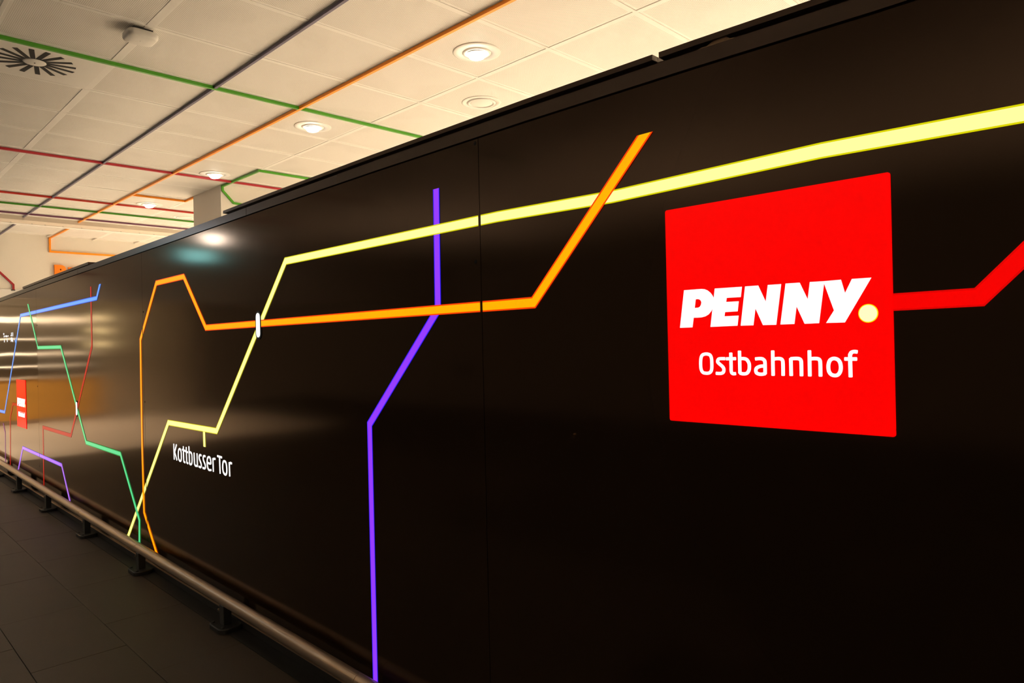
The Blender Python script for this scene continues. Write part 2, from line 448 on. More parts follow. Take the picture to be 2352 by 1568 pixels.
# --- floor of the hall
floor = box('floor', -10, 8.7, -6, 21, -0.12, -0.012, M['grout'])
struct(floor, 'dark stone floor of the hall laid in long staggered tiles')
TW, TL = 0.450, 0.885
bm = bmesh.new(); box_bm(bm, -TW / 2 + 0.0015, TW / 2 - 0.0015, -TL / 2 + 0.0015, TL / 2 - 0.0015, -0.012, 0.0, 0.0012)
t0 = bm_obj('floor_tile', bm, M['floor_tile'], floor)
first = True
for c in range(-9, 1):
    xc = -0.10 - TW / 2 + c * TW
    yo = 4.72 if c % 2 == 0 else 4.296
    for k in range(-3, 10):
        yc = yo + TL * k + TL / 2
        if c < -4 and yc < 5.5:
            continue
        if first:
            o = t0; first = False
        else:
            o = t0.copy(); COL.objects.link(o)
        o.location = (xc, yc, random.uniform(-0.0006, 0.0004))
fs = box('dark_floor_strip', -0.10, 0.145, -3, 12.6, -0.012, 0.002, M['matt_black'], floor)  # flat black strip along the foot of the partition
f2 = box('floor_behind', 0.15, 8.7, -6, 12.6, -0.011, 0.0, M['floor_light'])
struct(f2, 'pale floor of the lit shop behind the black partition')
f3 = box('floor_shop', -6.0, 3.0, 12.75, 20.6, -0.011, 0.003, M['floor_light'])
struct(f3, 'pale floor of the shop beyond the header wall')

# --- partition with the light graphics
wall = box('wall_right', 0.03, 0.14, SEAMS[0], SEAMS[-1], 0.0, 2.30, M['black'])
struct(wall, 'long dark brown lacquered partition with illuminated network lines')
for i in range(len(SEAMS) - 1):
    a, b = SEAMS[i] + 0.0015, SEAMS[i + 1] - 0.0015
    ys = [a] + [y for y, _ in ZTOP if a < y < b] + [b]
    vs, fc = [], []
    for y in ys:
        zt = ztop(y) - 0.0035
        vs += [(0.0, y, 0.05), (0.0, y, zt), (0.022, y, zt), (0.022, y, 0.05)]
    for k in range(len(ys) - 1):
        q, r = 4 * k, 4 * k + 4
        for j in range(4):
            fc.append((q + j, q + (j + 1) % 4, r + (j + 1) % 4, r + j))
    fc += [(0, 1, 2, 3), tuple(4 * (len(ys) - 1) + j for j in (3, 2, 1, 0))]
    obj('wall_panel', vs, fc, M['panel' if i < 3 else 'panel_far'], wall)

def board(name, y0, y1, x0, x1, dz0, dz1, m):
    ys = [y0] + [y for y, _ in ZTOP if y0 < y < y1] + [y1]
    vs, fc = [], []
    for y in ys:
        z = ztop(y)
        vs += [(x0, y, z + dz0), (x0, y, z + dz1), (x1, y, z + dz1), (x1, y, z + dz0)]
    for k in range(len(ys) - 1):
        q, r = 4 * k, 4 * k + 4
        for j in range(4):
            fc.append((q + j, q + (j + 1) % 4, r + (j + 1) % 4, r + j))
    fc += [(0, 1, 2, 3), tuple(4 * (len(ys) - 1) + j for j in (3, 2, 1, 0))]
    return obj(name, vs, fc, m, wall)
for a, b in ((-1.9, 0.02), (0.024, 3.872), (3.876, 7.497), (7.502, 12.5)):
    board('fascia_board', a, b, -0.001, 0.022, 0.0035, 0.047, M['fascia'])
board('top_rail', -1.9, 12.5, 0.0235, 0.12, -0.12, 0.0608, M['fascia'])
for a, b in ((-1.9, 1.118), (1.140, 4.184), (7.13, 9.95)):
    board('cap_board', a, b, -0.004, 0.15, 0.0608 if a < 5 else 0.054, 0.077, M['fascia'])
box('skirting', -0.010, 0.03, -1.9, 12.5, 0.002, 0.046, M['matt_black'], wall, 0.002)
box('skirting_highlight', -0.0125, 0.0, -1.9, 12.5, 0.0462, 0.0492, M['steel'], wall)  # thin steel strip standing in for the highlight along the skirting top
for y, z in ((5.676, 1.93), (5.674, 1.826), (5.690, 1.25), (9.253, 1.943), (9.292, 1.26), (9.290, 0.366), (1.934, 1.945), (1.924, 2.385)):
    vs = [(-0.0012, y + 0.006 * math.cos(t * math.pi / 5), z + 0.006 * math.sin(t * math.pi / 5)) for t in range(10)]
    vs += [(0.0, y + 0.008 * math.cos(t * math.pi / 5), z + 0.008 * math.sin(t * math.pi / 5)) for t in range(10)]
    obj('screw_head', vs, [tuple(range(10))] + [(t, (t + 1) % 10, 10 + (t + 1) % 10, 10 + t) for t in range(10)], M['dark_slot'], wall)

# --- ceiling: slab, grid rails, perforated tiles
ceil = box('ceiling', -10, 8.7, -6, YEND + 0.2, ZC + 0.022, ZC + 0.20, M['slab'])
struct(ceil, 'white ceiling of square perforated metal tiles in a grid')
TX, TY, X0, Y0 = 0.614, 0.631, -0.434, 2.160
bm = bmesh.new(); box_bm(bm, -TX / 2 + 0.010, TX / 2 - 0.010, -TY / 2 + 0.007, TY / 2 - 0.007, 0.0, 0.018, 0.003)
tile0 = bm_obj('ceiling_tile', bm, M['tile'], ceil)
bm = bmesh.new(); box_bm(bm, -TX / 2 + 0.010, TX / 2 - 0.010, -TY / 2 + 0.004, TY / 2 - 0.004, 0.0, 0.018, 0.003)
first = True
for i in range(-4, 5):
    for j in range(-4, 17):
        xc, yc = X0 + TX * (i + 0.5), Y0 + TY * (j + 0.5)
        if i == -1 and j == 4:
            continue                                    # the air diffuser sits here
        if 10.80 < yc + TY / 2 and yc - TY / 2 < 11.2 and False:
            continue
        if yc + TY / 2 > YEND:
            continue
        if first:
            o = tile0; first = False
        else:
            o = tile0.copy(); COL.objects.link(o)
        o.location = (xc, yc, ZC + random.uniform(0.0, 0.0022))
        o.rotation_euler = (random.uniform(-0.0016, 0.0016), random.uniform(-0.0016, 0.0016), 0)
bm.free()
for i in range(-4, 6):
    w = 0.022 if i == 0 else 0.0125
    box('grid_rail', X0 + TX * i - w, X0 + TX * i + w, -0.4, YEND, ZC - 0.0015, ZC + 0.022, M['white'], ceil, 0.0015)
for j in range(-4, 17):
    w = 0.0105 if j < 3 else 0.0075
    box('cross_rail', X0 - TX * 4, X0 + TX * 5, Y0 + TY * j - w, Y0 + TY * j + w, ZC - 0.002, ZC + 0.022, M['white'], ceil, 0.001)

# --- bulkhead across the ceiling, wall block behind the partition, header wall
bk = box('trim_1', -6, 8.5, 10.80, 11.13, ZC - 0.055, ZC + 0.02, M['beam'], bevel=0.004)
struct(bk, 'shallow beige housing across the ceiling before the end wall')
box('edge_strip', -6, 8.5, 11.06, 11.16, ZC - 0.062, ZC - 0.055, M['white'], bk, 0.002)
for k in range(13):
    x = -0.4 + k * 0.22 + random.uniform(-0.05, 0.05)
    box('screw_head', x - 0.006, x + 0.006, 11.03, 11.042, ZC - 0.058, ZC - 0.0545, M['post'], bk)
wb = box('wall_behind', 1.372, 8.5, 7.53, 8.30, 0.0, ZC + 0.02, M['plaster'])
struct(wb, 'pale plastered wall block rising behind the partition to the ceiling')
we = box('wall_back', -9, 8.5, YEND, YEND + 0.2, 2.59, ZC + 0.022, M['plaster'])
struct(we, 'pale plastered header wall at the far end of the hall')
box('lower_wall', 0.9, 8.5, YEND, YEND + 0.2, 0.0, 2.59, M['plaster'], we)
box('lintel_strip', -9, 0.9, YEND - 0.02, YEND + 0.16, 2.46, 2.588, M['plate'], we, 0.004)
ws = box('wall_side', 8.5, 8.7, -6, YEND, 0, ZC + 0.02, M['plaster'])
struct(ws, 'pale wall on the far side of the lit shop, hidden by the partition')

# --- lit shop beyond the header, seen mirrored in the far panels
wf = box('wall_far', -6.0, 3.0, 20.6, 20.8, 0.0, 3.0, M['plaster'])
struct(wf, 'back wall of the bakery shop mirrored in the far panels')
cs = box('ceiling_shop', -6.0, 3.0, 12.85, 20.8, 3.0, 3.1, M['slab'])
struct(cs, 'ceiling of the bakery shop beyond the header wall')

# ================================================================== ceiling lines (painted battens)
BZ0, BZ1 = ZC - 0.0225, ZC - 0.0032
def battens(name, label, m, boxes, group=None, drop=0.0):
    bm = bmesh.new()
    for x0, x1, y0, y1, z0, z1 in boxes:
        box_bm(bm, x0, x1, y0, y1, z0, z1)
    o = bm_obj(name, bm, m)
    return tag(o, label, 'ceiling line', group)
W2 = 0.030
battens('ceiling_line', 'slate violet line running along the ceiling beside the broad tile rail', M['purple_grey'],
        [(0.166, 0.183, -0.3, 10.798, BZ0 + 0.002, BZ1)])
battens('ceiling_line', 'short slate violet line on the ceiling beyond the beige housing', M['purple_grey'],
        [(0.184, 0.202, 11.165, YEND, BZ0, BZ1)])
ol = empty('ceiling_line', (0.79, 5, BZ0))
tag(ol, 'long orange line along the ceiling with a branch turning to the wall block', 'ceiling line')
def child_box(name, par, x0, x1, y0, y1, z0, z1, m):
    p = par.location
    return box(name, x0 - p.x, x1 - p.x, y0 - p.y, y1 - p.y, z0 - p.z, z1 - p.z, m, par)
child_box('main_run', ol, 0.784, 0.804, -0.3, 10.798, BZ0 - 0.0015, BZ1, M['orange'])
child_box('branch', ol, 0.804, 1.388, 8.550, 8.570, BZ0 - 0.001, BZ1, M['orange'])
child_box('branch', ol, 1.368, 1.388, 8.302, 8.550, BZ0 - 0.001, BZ1, M['orange'])
oe = empty('ceiling_line', (0.82, 12.58, 3.2))
tag(oe, 'orange line that leaves the ceiling and turns along the end wall', 'ceiling line')
child_box('ceiling_run', oe, 0.808, 0.832, 11.165, YEND - 0.001, BZ0, BZ1, M['orange'])
child_box('drop', oe, 0.808, 0.832, YEND - 0.03, YEND - 0.001, 3.172, BZ0, M['orange'])
child_box('wall_run', oe, 0.832, 3.2, YEND - 0.03, YEND - 0.001, 3.172, 3.198, M['orange'])
battens('ceiling_line', 'bright green line crossing the near ceiling beside the air diffuser', M['green'],
        [(-3.2, 5.5, 4.691, 4.712, BZ0 - 0.0008, BZ1)])
battens('ceiling_line', 'crimson line crossing the middle of the ceiling', M['crimson'],
        [(-3.2, 5.5, 7.257, 7.278, BZ0 - 0.0008, BZ1)])
battens('ceiling_line', 'brick red line crossing the far ceiling before the dark green line', M['brick_red'],
        [(-3.2, 5.5, 9.226, 9.247, BZ0 - 0.0008, BZ1)])
battens('ceiling_line', 'dark green line crossing the far ceiling behind the brick red line', M['green'],
        [(-3.2, 5.5, 9.878, 9.899, BZ0 - 0.0008, BZ1)])
battens('ceiling_line', 'plum line crossing the ceiling just in front of the beige housing', M['plum'],
        [(-3.2, 5.5, 10.530, 10.550, BZ0 - 0.0008, BZ1)])
gb = empty('ceiling_line', (1.38, 6.6, BZ0))
tag(gb, 'green line bending down from the ceiling onto the pale wall block', 'ceiling line')
child_box('cross_run', gb, 1.374, 5.0, 6.624, 6.645, BZ0 - 0.0012, BZ1, M['green'])
child_box('long_run', gb, 1.374, 1.394, 6.645, 7.528, BZ0 - 0.0012, BZ1, M['green'])
def wall_strip(name, par, pts, w, yface, th, m):
    Lf, Rt = offset_line(pts, w / 2, ('h', 'v'))
    n = len(pts)
    vs = []
    for y in (yface - th, yface - 0.001):
        vs += [(p.x, y, p.y) for p in Lf] + [(p.x, y, p.y) for p in Rt]
    fc = []
    for i in range(n - 1):
        fc += [(i, i + 1, n + i + 1, n + i), (2 * n + i, 3 * n + i, 3 * n + i + 1, 2 * n + i + 1),
               (i, 2 * n + i, 2 * n + i + 1, i + 1), (n + i, n + i + 1, 3 * n + i + 1, 3 * n + i)]
    for i in (0, n - 1):
        fc.append((i, n + i, 3 * n + i, 2 * n + i))
    p = par.location
    o = obj(name, [(a - p.x, b - p.y, c - p.z) for a, b, c in vs], fc, m, par)
    return o
wall_strip('wall_run', gb, [(1.387, BZ0), (1.389, 3.345), (1.507, 3.224), (1.633, 3.216), (3.0, 3.216)], 0.022, 7.53, 0.020, M['green'])
# red line on the end wall, leaving the frame at the left
rw = empty('wall_line', (0.3, YEND - 0.01, 2.7))
tag(rw, 'dark red line bending down the end wall at the left edge', 'wall line')
wall_strip('run', rw, [(0.345, 2.572), (0.345, 2.657), (0.15, 2.87), (-1.5, 2.87)], 0.026, YEND, 0.028, M['crimson'])
box('foot', 0.315 - 0.3, 0.362 - 0.3, -0.035, 0.008, -0.133, -0.120, M['post'], rw)

# ================================================================== ceiling fittings
def downlight(loc, power, label, group=None, lit=True):
    root = empty('downlight', loc)
    tag(root, label, 'ceiling light', group)
    lathe('ring_plate', [(0.088, 0.006), (0.088, -0.0035), (0.140, -0.0035), (0.1455, -0.001), (0.1455, 0.006)], M['plate'], root)
    lathe('trim_ring', [(0.062, 0.03), (0.061, -0.004), (0.068, -0.0095), (0.080, -0.0095), (0.0875, -0.004), (0.0875, 0.002)], M['white'], root)
    h = lathe('lamp_head', [(0.050, 0.055), (0.0560, 0.03), (0.0575, 0.012), (0.0570, 0.008), (0.0545, 0.014)], M['plate'], root, (0, 0, -0.012))
    h.rotation_euler = (0.10, -0.14, 0)
    b = lathe('bulb', [(0.0, -0.033), (0.025, -0.0315), (0.042, -0.0245), (0.052, -0.012), (0.0555, -0.001), (0.0555, 0.012)], M['lamp'], h)
    sp = bpy.data.lights.new('downlight_beam', 'SPOT')
    sp.energy = power
    sp.color = WARM
    sp.spot_size = math.radians(118)
    sp.spot_blend = 0.7
    sp.shadow_soft_size = 0.05
    so = bpy.data.objects.new('downlight_beam', sp)
    COL.objects.link(so)
    so.parent = root
    so.location = (0, 0, -0.045)
    so.rotation_euler = (0.10, 0.06, 0)
    return root
DL = [(1.1225, 3.1227, 'glowing downlight nearest the camera between orange line and partition'),
      (1.1047, 5.0698, 'glowing downlight between the green line and the crimson line'),
      (1.1405, 7.1009, 'glowing downlight just before the crimson line, left of the green bend'),
      (1.1411, 9.0678, 'glowing downlight at the brick red line, farthest of the row')]
d0 = downlight((1.1225, 3.1227, ZC), SPOT_POWER, DL[0][2])
for x, y, lab in DL[1:]:
    r = dup(d0, (x, y, ZC))
    r['label'] = lab
HID = 'added unseen downlight above the shop floor, behind the partition top'
for x, y in ((1.12, 1.17), (1.12, -0.8)):
    r = dup(d0, (x, y, ZC))
    r['label'] = 'downlight of the same row, out of view above the near partition'
    r['group'] = 'downlights out of view at the near end'
dh = downlight((5.2, -0.8, ZC), SPOT_POWER_FAR, HID, 'added downlights hidden behind the partition')  # added lamps; their light bounces off the pale floor onto the ceiling
for x, y in ((5.2, 2.0), (5.2, 4.8), (7.4, -0.8), (7.4, 2.0), (7.4, 4.8), (3.0, 10.0), (6.0, 10.0)):
    dup(dh, (x, y, ZC))

for y, lab in ((8.8, 'added unseen downlight over the hall walkway, left of the crimson line'), (11.85, 'added unseen downlight over the hall walkway near the end wall, at left')):
    w_ = downlight((-1.0, y, ZC), WALK_POWER, lab)  # lamps added to brighten the rail end and the far floor
ul0 = None
for k, y in enumerate((0.0, 4.0, 8.0)):
    u = empty('added_uplighter', (-5.2, y, 0.0))  # added lamp that lifts the left part of the ceiling
    tag(u, 'added slim dark uplighter, unseen at the left, brightening the hall ceiling', 'added floor lamp', 'added hall uplighters out of view')
    lathe('base', [(0.0, 0.03), (0.16, 0.028), (0.17, 0.015), (0.17, 0.001)], M['post'], u)
    lathe('pole', [(0.016, 0.02), (0.016, 1.16)], M['post'], u, n=14)
    lathe('bowl', [(0.0, 1.16), (0.05, 1.165), (0.13, 1.22), (0.17, 1.30), (0.165, 1.30), (0.12, 1.225), (0.0, 1.18)], M['post'], u)
    L_ = bpy.data.lights.new('added_uplight', 'SPOT')
    L_.energy = UP_POWER; L_.color = WARM; L_.spot_size = math.radians(150); L_.spot_blend = 0.8; L_.shadow_soft_size = 0.08
    lo = bpy.data.objects.new('added_uplight', L_); COL.objects.link(lo)
    lo.parent = u; lo.location = (0, 0, 1.29); lo.rotation_euler = (math.pi, 0, 0)

def speaker(loc, label):
    root = empty('ceiling_speaker', loc)
    tag(root, label, 'speaker')
    lathe('ring_plate', [(0.107, 0.006), (0.107, -0.003), (0.140, -0.003), (0.1455, -0.001), (0.1455, 0.006)], M['plate'], root)
    lathe('trim_ring', [(0.083, 0.0), (0.086, -0.009), (0.098, -0.012), (0.106, -0.006), (0.106, 0.002)], M['white'], root)
    lathe('grille', [(0.0, -0.008), (0.075, -0.007), (0.0825, -0.004), (0.0825, 0.002)], M['plate'], root)
    return root
s0 = speaker((1.7444, 3.759, ZC), 'round white flush speaker above the edge of the black partition')
s1 = dup(s0, (1.7767, 9.6926, ZC))
s1['label'] = 'faint round white speaker between brick red and dark green lines by the wall block'

# swirl air diffuser filling one tile
df = empty('air_diffuser', (X0 - TX / 2, Y0 + TY * 4.5, ZC))
tag(df, 'square white swirl air diffuser with black radial slots beside the green line', 'air vent')
box('face_plate', -TX / 2 + 0.012, TX / 2 - 0.012, -TY / 2 + 0.010, TY / 2 - 0.010, -0.002, 0.018, M['plate'], df, 0.002)
sv = [(0.060, -0.014, -0.0035), (0.214, -0.006, -0.0035), (0.210, 0.021, -0.0035), (0.062, 0.011, -0.0035)]
sl = [v for v in sv] + [(a, b, 0.004) for a, b, c in sv]
slot0 = None
for k in range(16):
    if slot0 is None:
        slot0 = obj('slot', sl, [(3, 2, 1, 0), (0, 1, 5, 4), (1, 2, 6, 5), (2, 3, 7, 6), (3, 0, 4, 7)], M['dark_slot'], df)
        o = slot0
    else:
        o = slot0.copy(); COL.objects.link(o)
    o.rotation_euler = (0, 0, 2 * math.pi * k / 16 + 0.1)
    o.location = (-0.042, 0.012, 0)
lathe('centre_disc', [(0.0, -0.007), (0.052, -0.007), (0.057, -0.005), (0.058, 0.002)], M['plate'], df, (-0.042, 0.012, 0))
lathe('centre_screw', [(0.0, -0.0095), (0.004, -0.0092), (0.005, -0.007)], M['post'], df, (-0.042, 0.012, 0), n=10)

# wireless access point
ap = empty('access_point', (-0.455, 4.145, ZC))
tag(ap, 'small rounded white ceiling box on the broad tile rail near the diffuser', 'access point')
def superring(a, z, n=40, e=4.6):
    out = []
    for i in range(n):
        t = 2 * math.pi * i / n
        c, s = math.cos(t), math.sin(t)
        out.append((a * math.copysign(abs(c) ** (2 / e), c), a * math.copysign(abs(s) ** (2 / e), s), z))
    return out
rings = [superring(0.074, -0.020), superring(0.0785, -0.023), superring(0.079, -0.042), superring(0.075, -0.0515), superring(0.066, -0.056), superring(0.028, -0.058)]
vs = [v for r in rings for v in r]
fc = []
for k in range(len(rings) - 1):
    for i in range(40):
        j = (i + 1) % 40
        fc.append((k * 40 + i, (k + 1) * 40 + i, (k + 1) * 40 + j, k * 40 + j))
fc += [tuple(range(40)), tuple(range(239, 199, -1))]
obj('housing', vs, fc, M['plate'], ap, smooth=True)
box('mounting_plate', -0.05, 0.05, -0.05, 0.05, -0.024, -0.002, M['post'], ap)
lathe('status_lens', [(0.0, -0.0595), (0.004, -0.059), (0.005, -0.0575)], M['white'], ap, n=12)

# ================================================================== the illuminated network lines
CORE, RIM = 0.0315, 0.0042
def split_at_seams(pts):
    out, cur, cut0 = [], [pts[0]], 'auto'
    for a, b in zip(pts, pts[1:]):
        dy, dz = b[0] - a[0], b[1] - a[1]
        cross = sorted([s for s in SEAMS[1:-1] if min(a[0], b[0]) < s < max(a[0], b[0])], reverse=dy < 0)
        if abs(dy) > abs(dz) * 0.45:
            for s in cross:
                sg = 1 if dy > 0 else -1
                for q, end in ((s - sg * 0.0068, True), (s + sg * 0.0068, False)):
                    t = (q - a[0]) / dy
                    p = (q, a[1] + dz * t)
                    if end:
                        cur.append(p); out.append((cur, (cut0, 'v')))
                    else:
                        cur, cut0 = [p], 'v'
        cur.append(b)
    out.append((cur, (cut0, 'auto')))
    return out

def light_line(name, label, key, core, rim, level, width=CORE, cat='light line', rimw=RIM):
    hgt = 0.0015 + 0.0006 * level
    vs, fc, mi = [], [], []
    for pts, cuts in split_at_seams(STRIPS[key]):
        Lc, Rc = offset_line(pts, width / 2, cuts)
        Lo, Ro = offset_line(pts, width / 2 + rimw, cuts)
        n, b0 = len(pts), len(vs)
        for i in range(n):
            vs += [(-hgt, Lo[i].x, Lo[i].y), (-hgt, Lc[i].x, Lc[i].y), (-hgt, Rc[i].x, Rc[i].y), (-hgt, Ro[i].x, Ro[i].y)]
        for i in range(n - 1):
            q, r = b0 + 4 * i, b0 + 4 * i + 4
            for j in range(3):
                fc.append((q + j, q + j + 1, r + j + 1, r + j)); mi.append(0 if j == 1 else 1)
    y0, z0 = STRIPS[key][0]
    o = obj(name, [(a, b - y0, c - z0) for a, b, c in vs], fc, [M[core], M[rim]], None, (0, y0, z0), mi)
    return tag(o, label, cat)

light_line('light_line', 'thick purple light line with a slanted middle, left of the near panel seam', 'purple', 'purple_l', 'purple_rim', 0)
yl = light_line('light_line', 'long pale yellow light line stepping down past the white station name', 'yellow', 'yellow', 'yellow_rim', 1)
tk = light_line('name_tick', '', 'yellow_tick', 'yellow', 'yellow_rim', 1, width=0.030)
for k in ('label', 'category'):
    del tk[k]
tk.parent = yl
tk.location = Vector(tk.location) - Vector(yl.location)
light_line('light_line', 'long orange light line that zigzags and crosses the yellow one', 'orange', 'orange_l', 'orange_rim', 2, width=0.0295, rimw=0.0052)
light_line('light_line', 'red light line leaving the large red sign to the right', 'red_link', 'red_l', 'red_rim', 1)
bl = light_line('light_line', 'sky blue light line at the far left above the green one', 'blue', 'blue_l', 'blue_rim', 1, width=0.029, rimw=0.0065)
bt = light_line('name_tick', '', 'blue_tick', 'blue_l', 'blue_rim', 1, width=0.028)
for k in ('label', 'category'):
    del bt[k]
bt.parent = bl
bt.location = Vector(bt.location) - Vector(bl.location)
light_line('light_line', 'mint green light line stepping down to the steel rail', 'green', 'green_l', 'green_rim', 2, width=0.028, rimw=0.0065)
light_line('light_line', 'dark red light line crossing the mint green line at a white mark', 'dark_red', 'dred_l', 'dred_rim', 0)
light_line('light_line', 'lilac light line forming a low arch just above the steel rail', 'lilac', 'lilac_l', 'lilac_rim', 1, width=0.028, rimw=0.006)
light_line('light_line', 'thin red light line running down from the small red sign', 'red_small', 'dred_l', 'dred_rim', 1)
light_line('light_line', 'faint violet light line at the extreme left edge above the rail', 'violet', 'violet_l', 'violet_rim', 1)

def interchange(key, label):
    """white rounded bar with a dark outline"""
    (ya, za), (yb, zb) = STRIPS[key]
    root = empty('interchange_mark', (0, (ya + yb) / 2, (za + zb) / 2))
    tag(root, label, 'light mark')
    L = abs(za - zb) / 2
    def cap(r, x, m, name):
        pts = []
        for i in range(9):
            t = math.pi * i / 8
            pts.append((math.cos(t) * r, L - 0.022 + math.sin(t) * r))
        for i in range(9):
            t = math.pi + math.pi * i / 8
            pts.append((math.cos(t) * r, -(L - 0.022) + math.sin(t) * r))
        n = len(pts)
        vs = [(x, a, b) for a, b in pts] + [(0.0, a, b) for a, b in pts]
        fc = [tuple(range(n))] + [(i, (i + 1) % n, n + (i + 1) % n, n + i) for i in range(n)]
        return obj(name, vs, fc, m, root)
    cap(0.034, -0.0035, M['black'], 'outline')
    cap(0.0215, -0.0060, M['white_l'], 'light_bar')
    return root
interchange('white_near', 'white rounded mark where the orange and yellow lines cross')
interchange('white_far', 'white rounded mark where the mint green and dark red lines cross')

# ------------------------------------------------------------------ lettering
def poly_mesh(name, loops, x0, x1, m, parent, f=lambda a, b: (-a, b)):
    """flat letter from outline loops (first outer, then holes), extruded from x1 (back) to x0 (front)"""
    L3 = [[Vector((p[0], p[1], 0)) for p in lp] for lp in loops]
    tris = tessellate_polygon(L3)
    flat = [p for lp in loops for p in lp]
    n = len(flat)
    vs = [(x0, *f(*p)) for p in flat] + [(x1, *f(*p)) for p in flat]
    fc = [tuple(t) for t in tris]
    k = 0
    for lp in loops:
        q = len(lp)
        for i in range(q):
            a, b = k + i, k + (i + 1) % q
            fc.append((a, b, n + b, n + a))
        k += q
    return obj(name, vs, fc, m, parent)

def smooth_line(pts, per=4):
    if len(pts) < 3:
        return [Vector(p) for p in pts]
    closed = (Vector(pts[0]) - Vector(pts[-1])).length < 1e-6
    P = [Vector(p) for p in pts]
    out = []
    n = len(P)
    for i in range(n - 1):
        p0 = P[i - 1] if i > 0 else (P[n - 2] if closed else P[0])
        p1, p2 = P[i], P[i + 1]
        p3 = P[i + 2] if i + 2 < n else (P[1] if closed else P[n - 1])
        for k in range(per):
            t = k / per
            out.append(0.5 * (2 * p1 + (p2 - p0) * t + (2 * p0 - 5 * p1 + 4 * p2 - p3) * t * t + (3 * p1 - p0 - 3 * p2 + p3) * t ** 3))
    out.append(P[-1])
    return out

def stroke_letter(name, strokes, w, x0, x1, m, parent, f):
    vs, fc = [], []
    for st in strokes:
        closed = len(st) > 2 and (Vector(st[0]) - Vector(st[-1])).length < 1e-6
        P = smooth_line(st)
        if not closed:                                   # slightly rounded ends
            t0, t1 = (P[0] - P[1]).normalized(), (P[-1] - P[-2]).normalized()
            ends = [P[0] + t0 * w * 0.12], [P[-1] + t1 * w * 0.12]
            P = ends[0] + P + ends[1]
        Lf, Rt = offset_line([tuple(p) for p in P], w / 2, ('n', 'n'))
        if closed:
            t = (P[1] - P[-2]).normalized(); nn = Vector((-t.y, t.x)) * w / 2
            Lf[0] = Lf[-1] = P[0] + nn; Rt[0] = Rt[-1] = P[0] - nn
        else:
            for E in (0, -1):
                c = (Lf[E] + Rt[E]) / 2
                Lf[E] = c + (Lf[E] - c) * 0.68; Rt[E] = c + (Rt[E] - c) * 0.68
        n, b = len(P), len(vs)
        for x in (x0, x1):
            vs += [(x, *f(p.x, p.y)) for p in Lf] + [(x, *f(p.x, p.y)) for p in Rt]
        for i in range(n - 1):
            fc += [(b + i, b + i + 1, b + n + i + 1, b + n + i),
                   (b + i, b + 2 * n + i, b + 2 * n + i + 1, b + i + 1),
                   (b + n + i, b + n + i + 1, b + 3 * n + i + 1, b + 3 * n + i)]
        for i in (0, n - 1):
            fc.append((b + i, b + n + i, b + 3 * n + i, b + 2 * n + i))
    return obj(name, vs, fc, m, parent)

YL, YR, ZB, ZT = SIGN
SW, SH = YL - YR, ZT - ZB
sign = empty('illuminated_sign', (0, YL, ZB))
tag(sign, 'large square red shop sign with white lettering and a cream dot', 'sign', 'square red shop signs')
def rounded(wd, ht, r):
    out = []
    for cx, cy, a0 in ((wd - r, r, -90), (wd - r, ht - r, 0), (r, ht - r, 90), (r, r, 180)):
        for k in range(5):
            t = math.radians(a0 + 22.5 * k)
            out.append((cx + r * math.cos(t), cy + r * math.sin(t)))
    return out
poly_mesh('sign_face', [rounded(SW, SH, 0.006)], -0.0042, 0.0, M['sign_red'], sign)
for loops in LOGO:
    o = poly_mesh('letter', loops, -0.0062, -0.0042, M['white_l'], sign)
cx, cy = DOT[0]
rr = (abs(DOT[2][0] - DOT[1][0]) + abs(DOT[3][1] - DOT[4][1])) / 4
circ = lambda r: [(cx + r * math.cos(2 * math.pi * k / 32), cy + r * math.sin(2 * math.pi * k / 32)) for k in range(32)]
dt = poly_mesh('dot', [circ(rr)], -0.0052, -0.0042, M['dot_rim'], sign)
poly_mesh('dot_core', [circ(rr - 0.0022)], -0.0062, -0.0052, M['sign_dot'], dt)
for st in STATION:
    stroke_letter('letter', st, 0.0086, -0.0062, -0.0042, M['white_l'], sign, lambda a, b: (-a, b))
s2 = dup(sign, (0, 10.445, 0.737))
s2.scale = (1.0, 0.532 / SW, 0.577 / SH)
s2['label'] = 'small distant square red shop sign near the left edge of the partition'

np_ = empty('illuminated_lettering', (0, 4.6, 0.85))
tag(np_, 'white lit station name below the yellow line and its tick', 'lettering')
for st in NAMEPLATE:
    stroke_letter('letter', [[(a - 4.6, b - 0.85) for a, b in s] for s in st], 0.0125, -0.0022, -0.0002, M['white_l'], np_, lambda a, b: (a, b))
fp = empty('illuminated_lettering', (0, 11.0, 1.85))
tag(fp, 'tiny white two-line lettering at the left edge beside the blue line', 'lettering')
for st in FARPLATE:
    stroke_letter('letter', [[(a - 11.0, b - 1.85) for a, b in s] for s in st], 0.022, -0.0022, -0.0002, M['white_l'], fp, lambda a, b: (a, b))

# raised letters on the end wall
def wall_letter(loops, label):
    o = poly_mesh('wall_letter', loops, -0.045, 0.0, M['letter_orange'], None, lambda a, b: (a, b))
    # poly_mesh extrudes along x: turn so that the depth runs along y
    for v in o.data.vertices:
        x, y, z = v.co
        v.co = (y, x, z)
    o.data.update()
    o.location = (0.868, YEND - 0.002, 2.56)
    return tag(o, label, 'letter', 'raised orange letters on the end wall')
hole = [(0.081 + 0.0115 * math.cos(-2 * math.pi * k / 10), 0.353 + 0.0135 * math.sin(-2 * math.pi * k / 10)) for k in range(10)]
B1 = [(0, 0), (0.12, 0), (0.155, 0.03), (0.165, 0.09), (0.155, 0.16), (0.128, 0.20), (0.148, 0.25), (0.158, 0.31), (0.156, 0.36), (0.143, 0.40), (0.11, 0.42), (0.08, 0.424), (0, 0.424)]
wall_letter([B1, hole], 'orange raised letter with a small round hole on the end wall')
R1 = [(0.185, 0), (0.27, 0), (0.27, 0.30), (0.30, 0.33), (0.40, 0.33), (0.40, 0.395), (0.185, 0.395)]
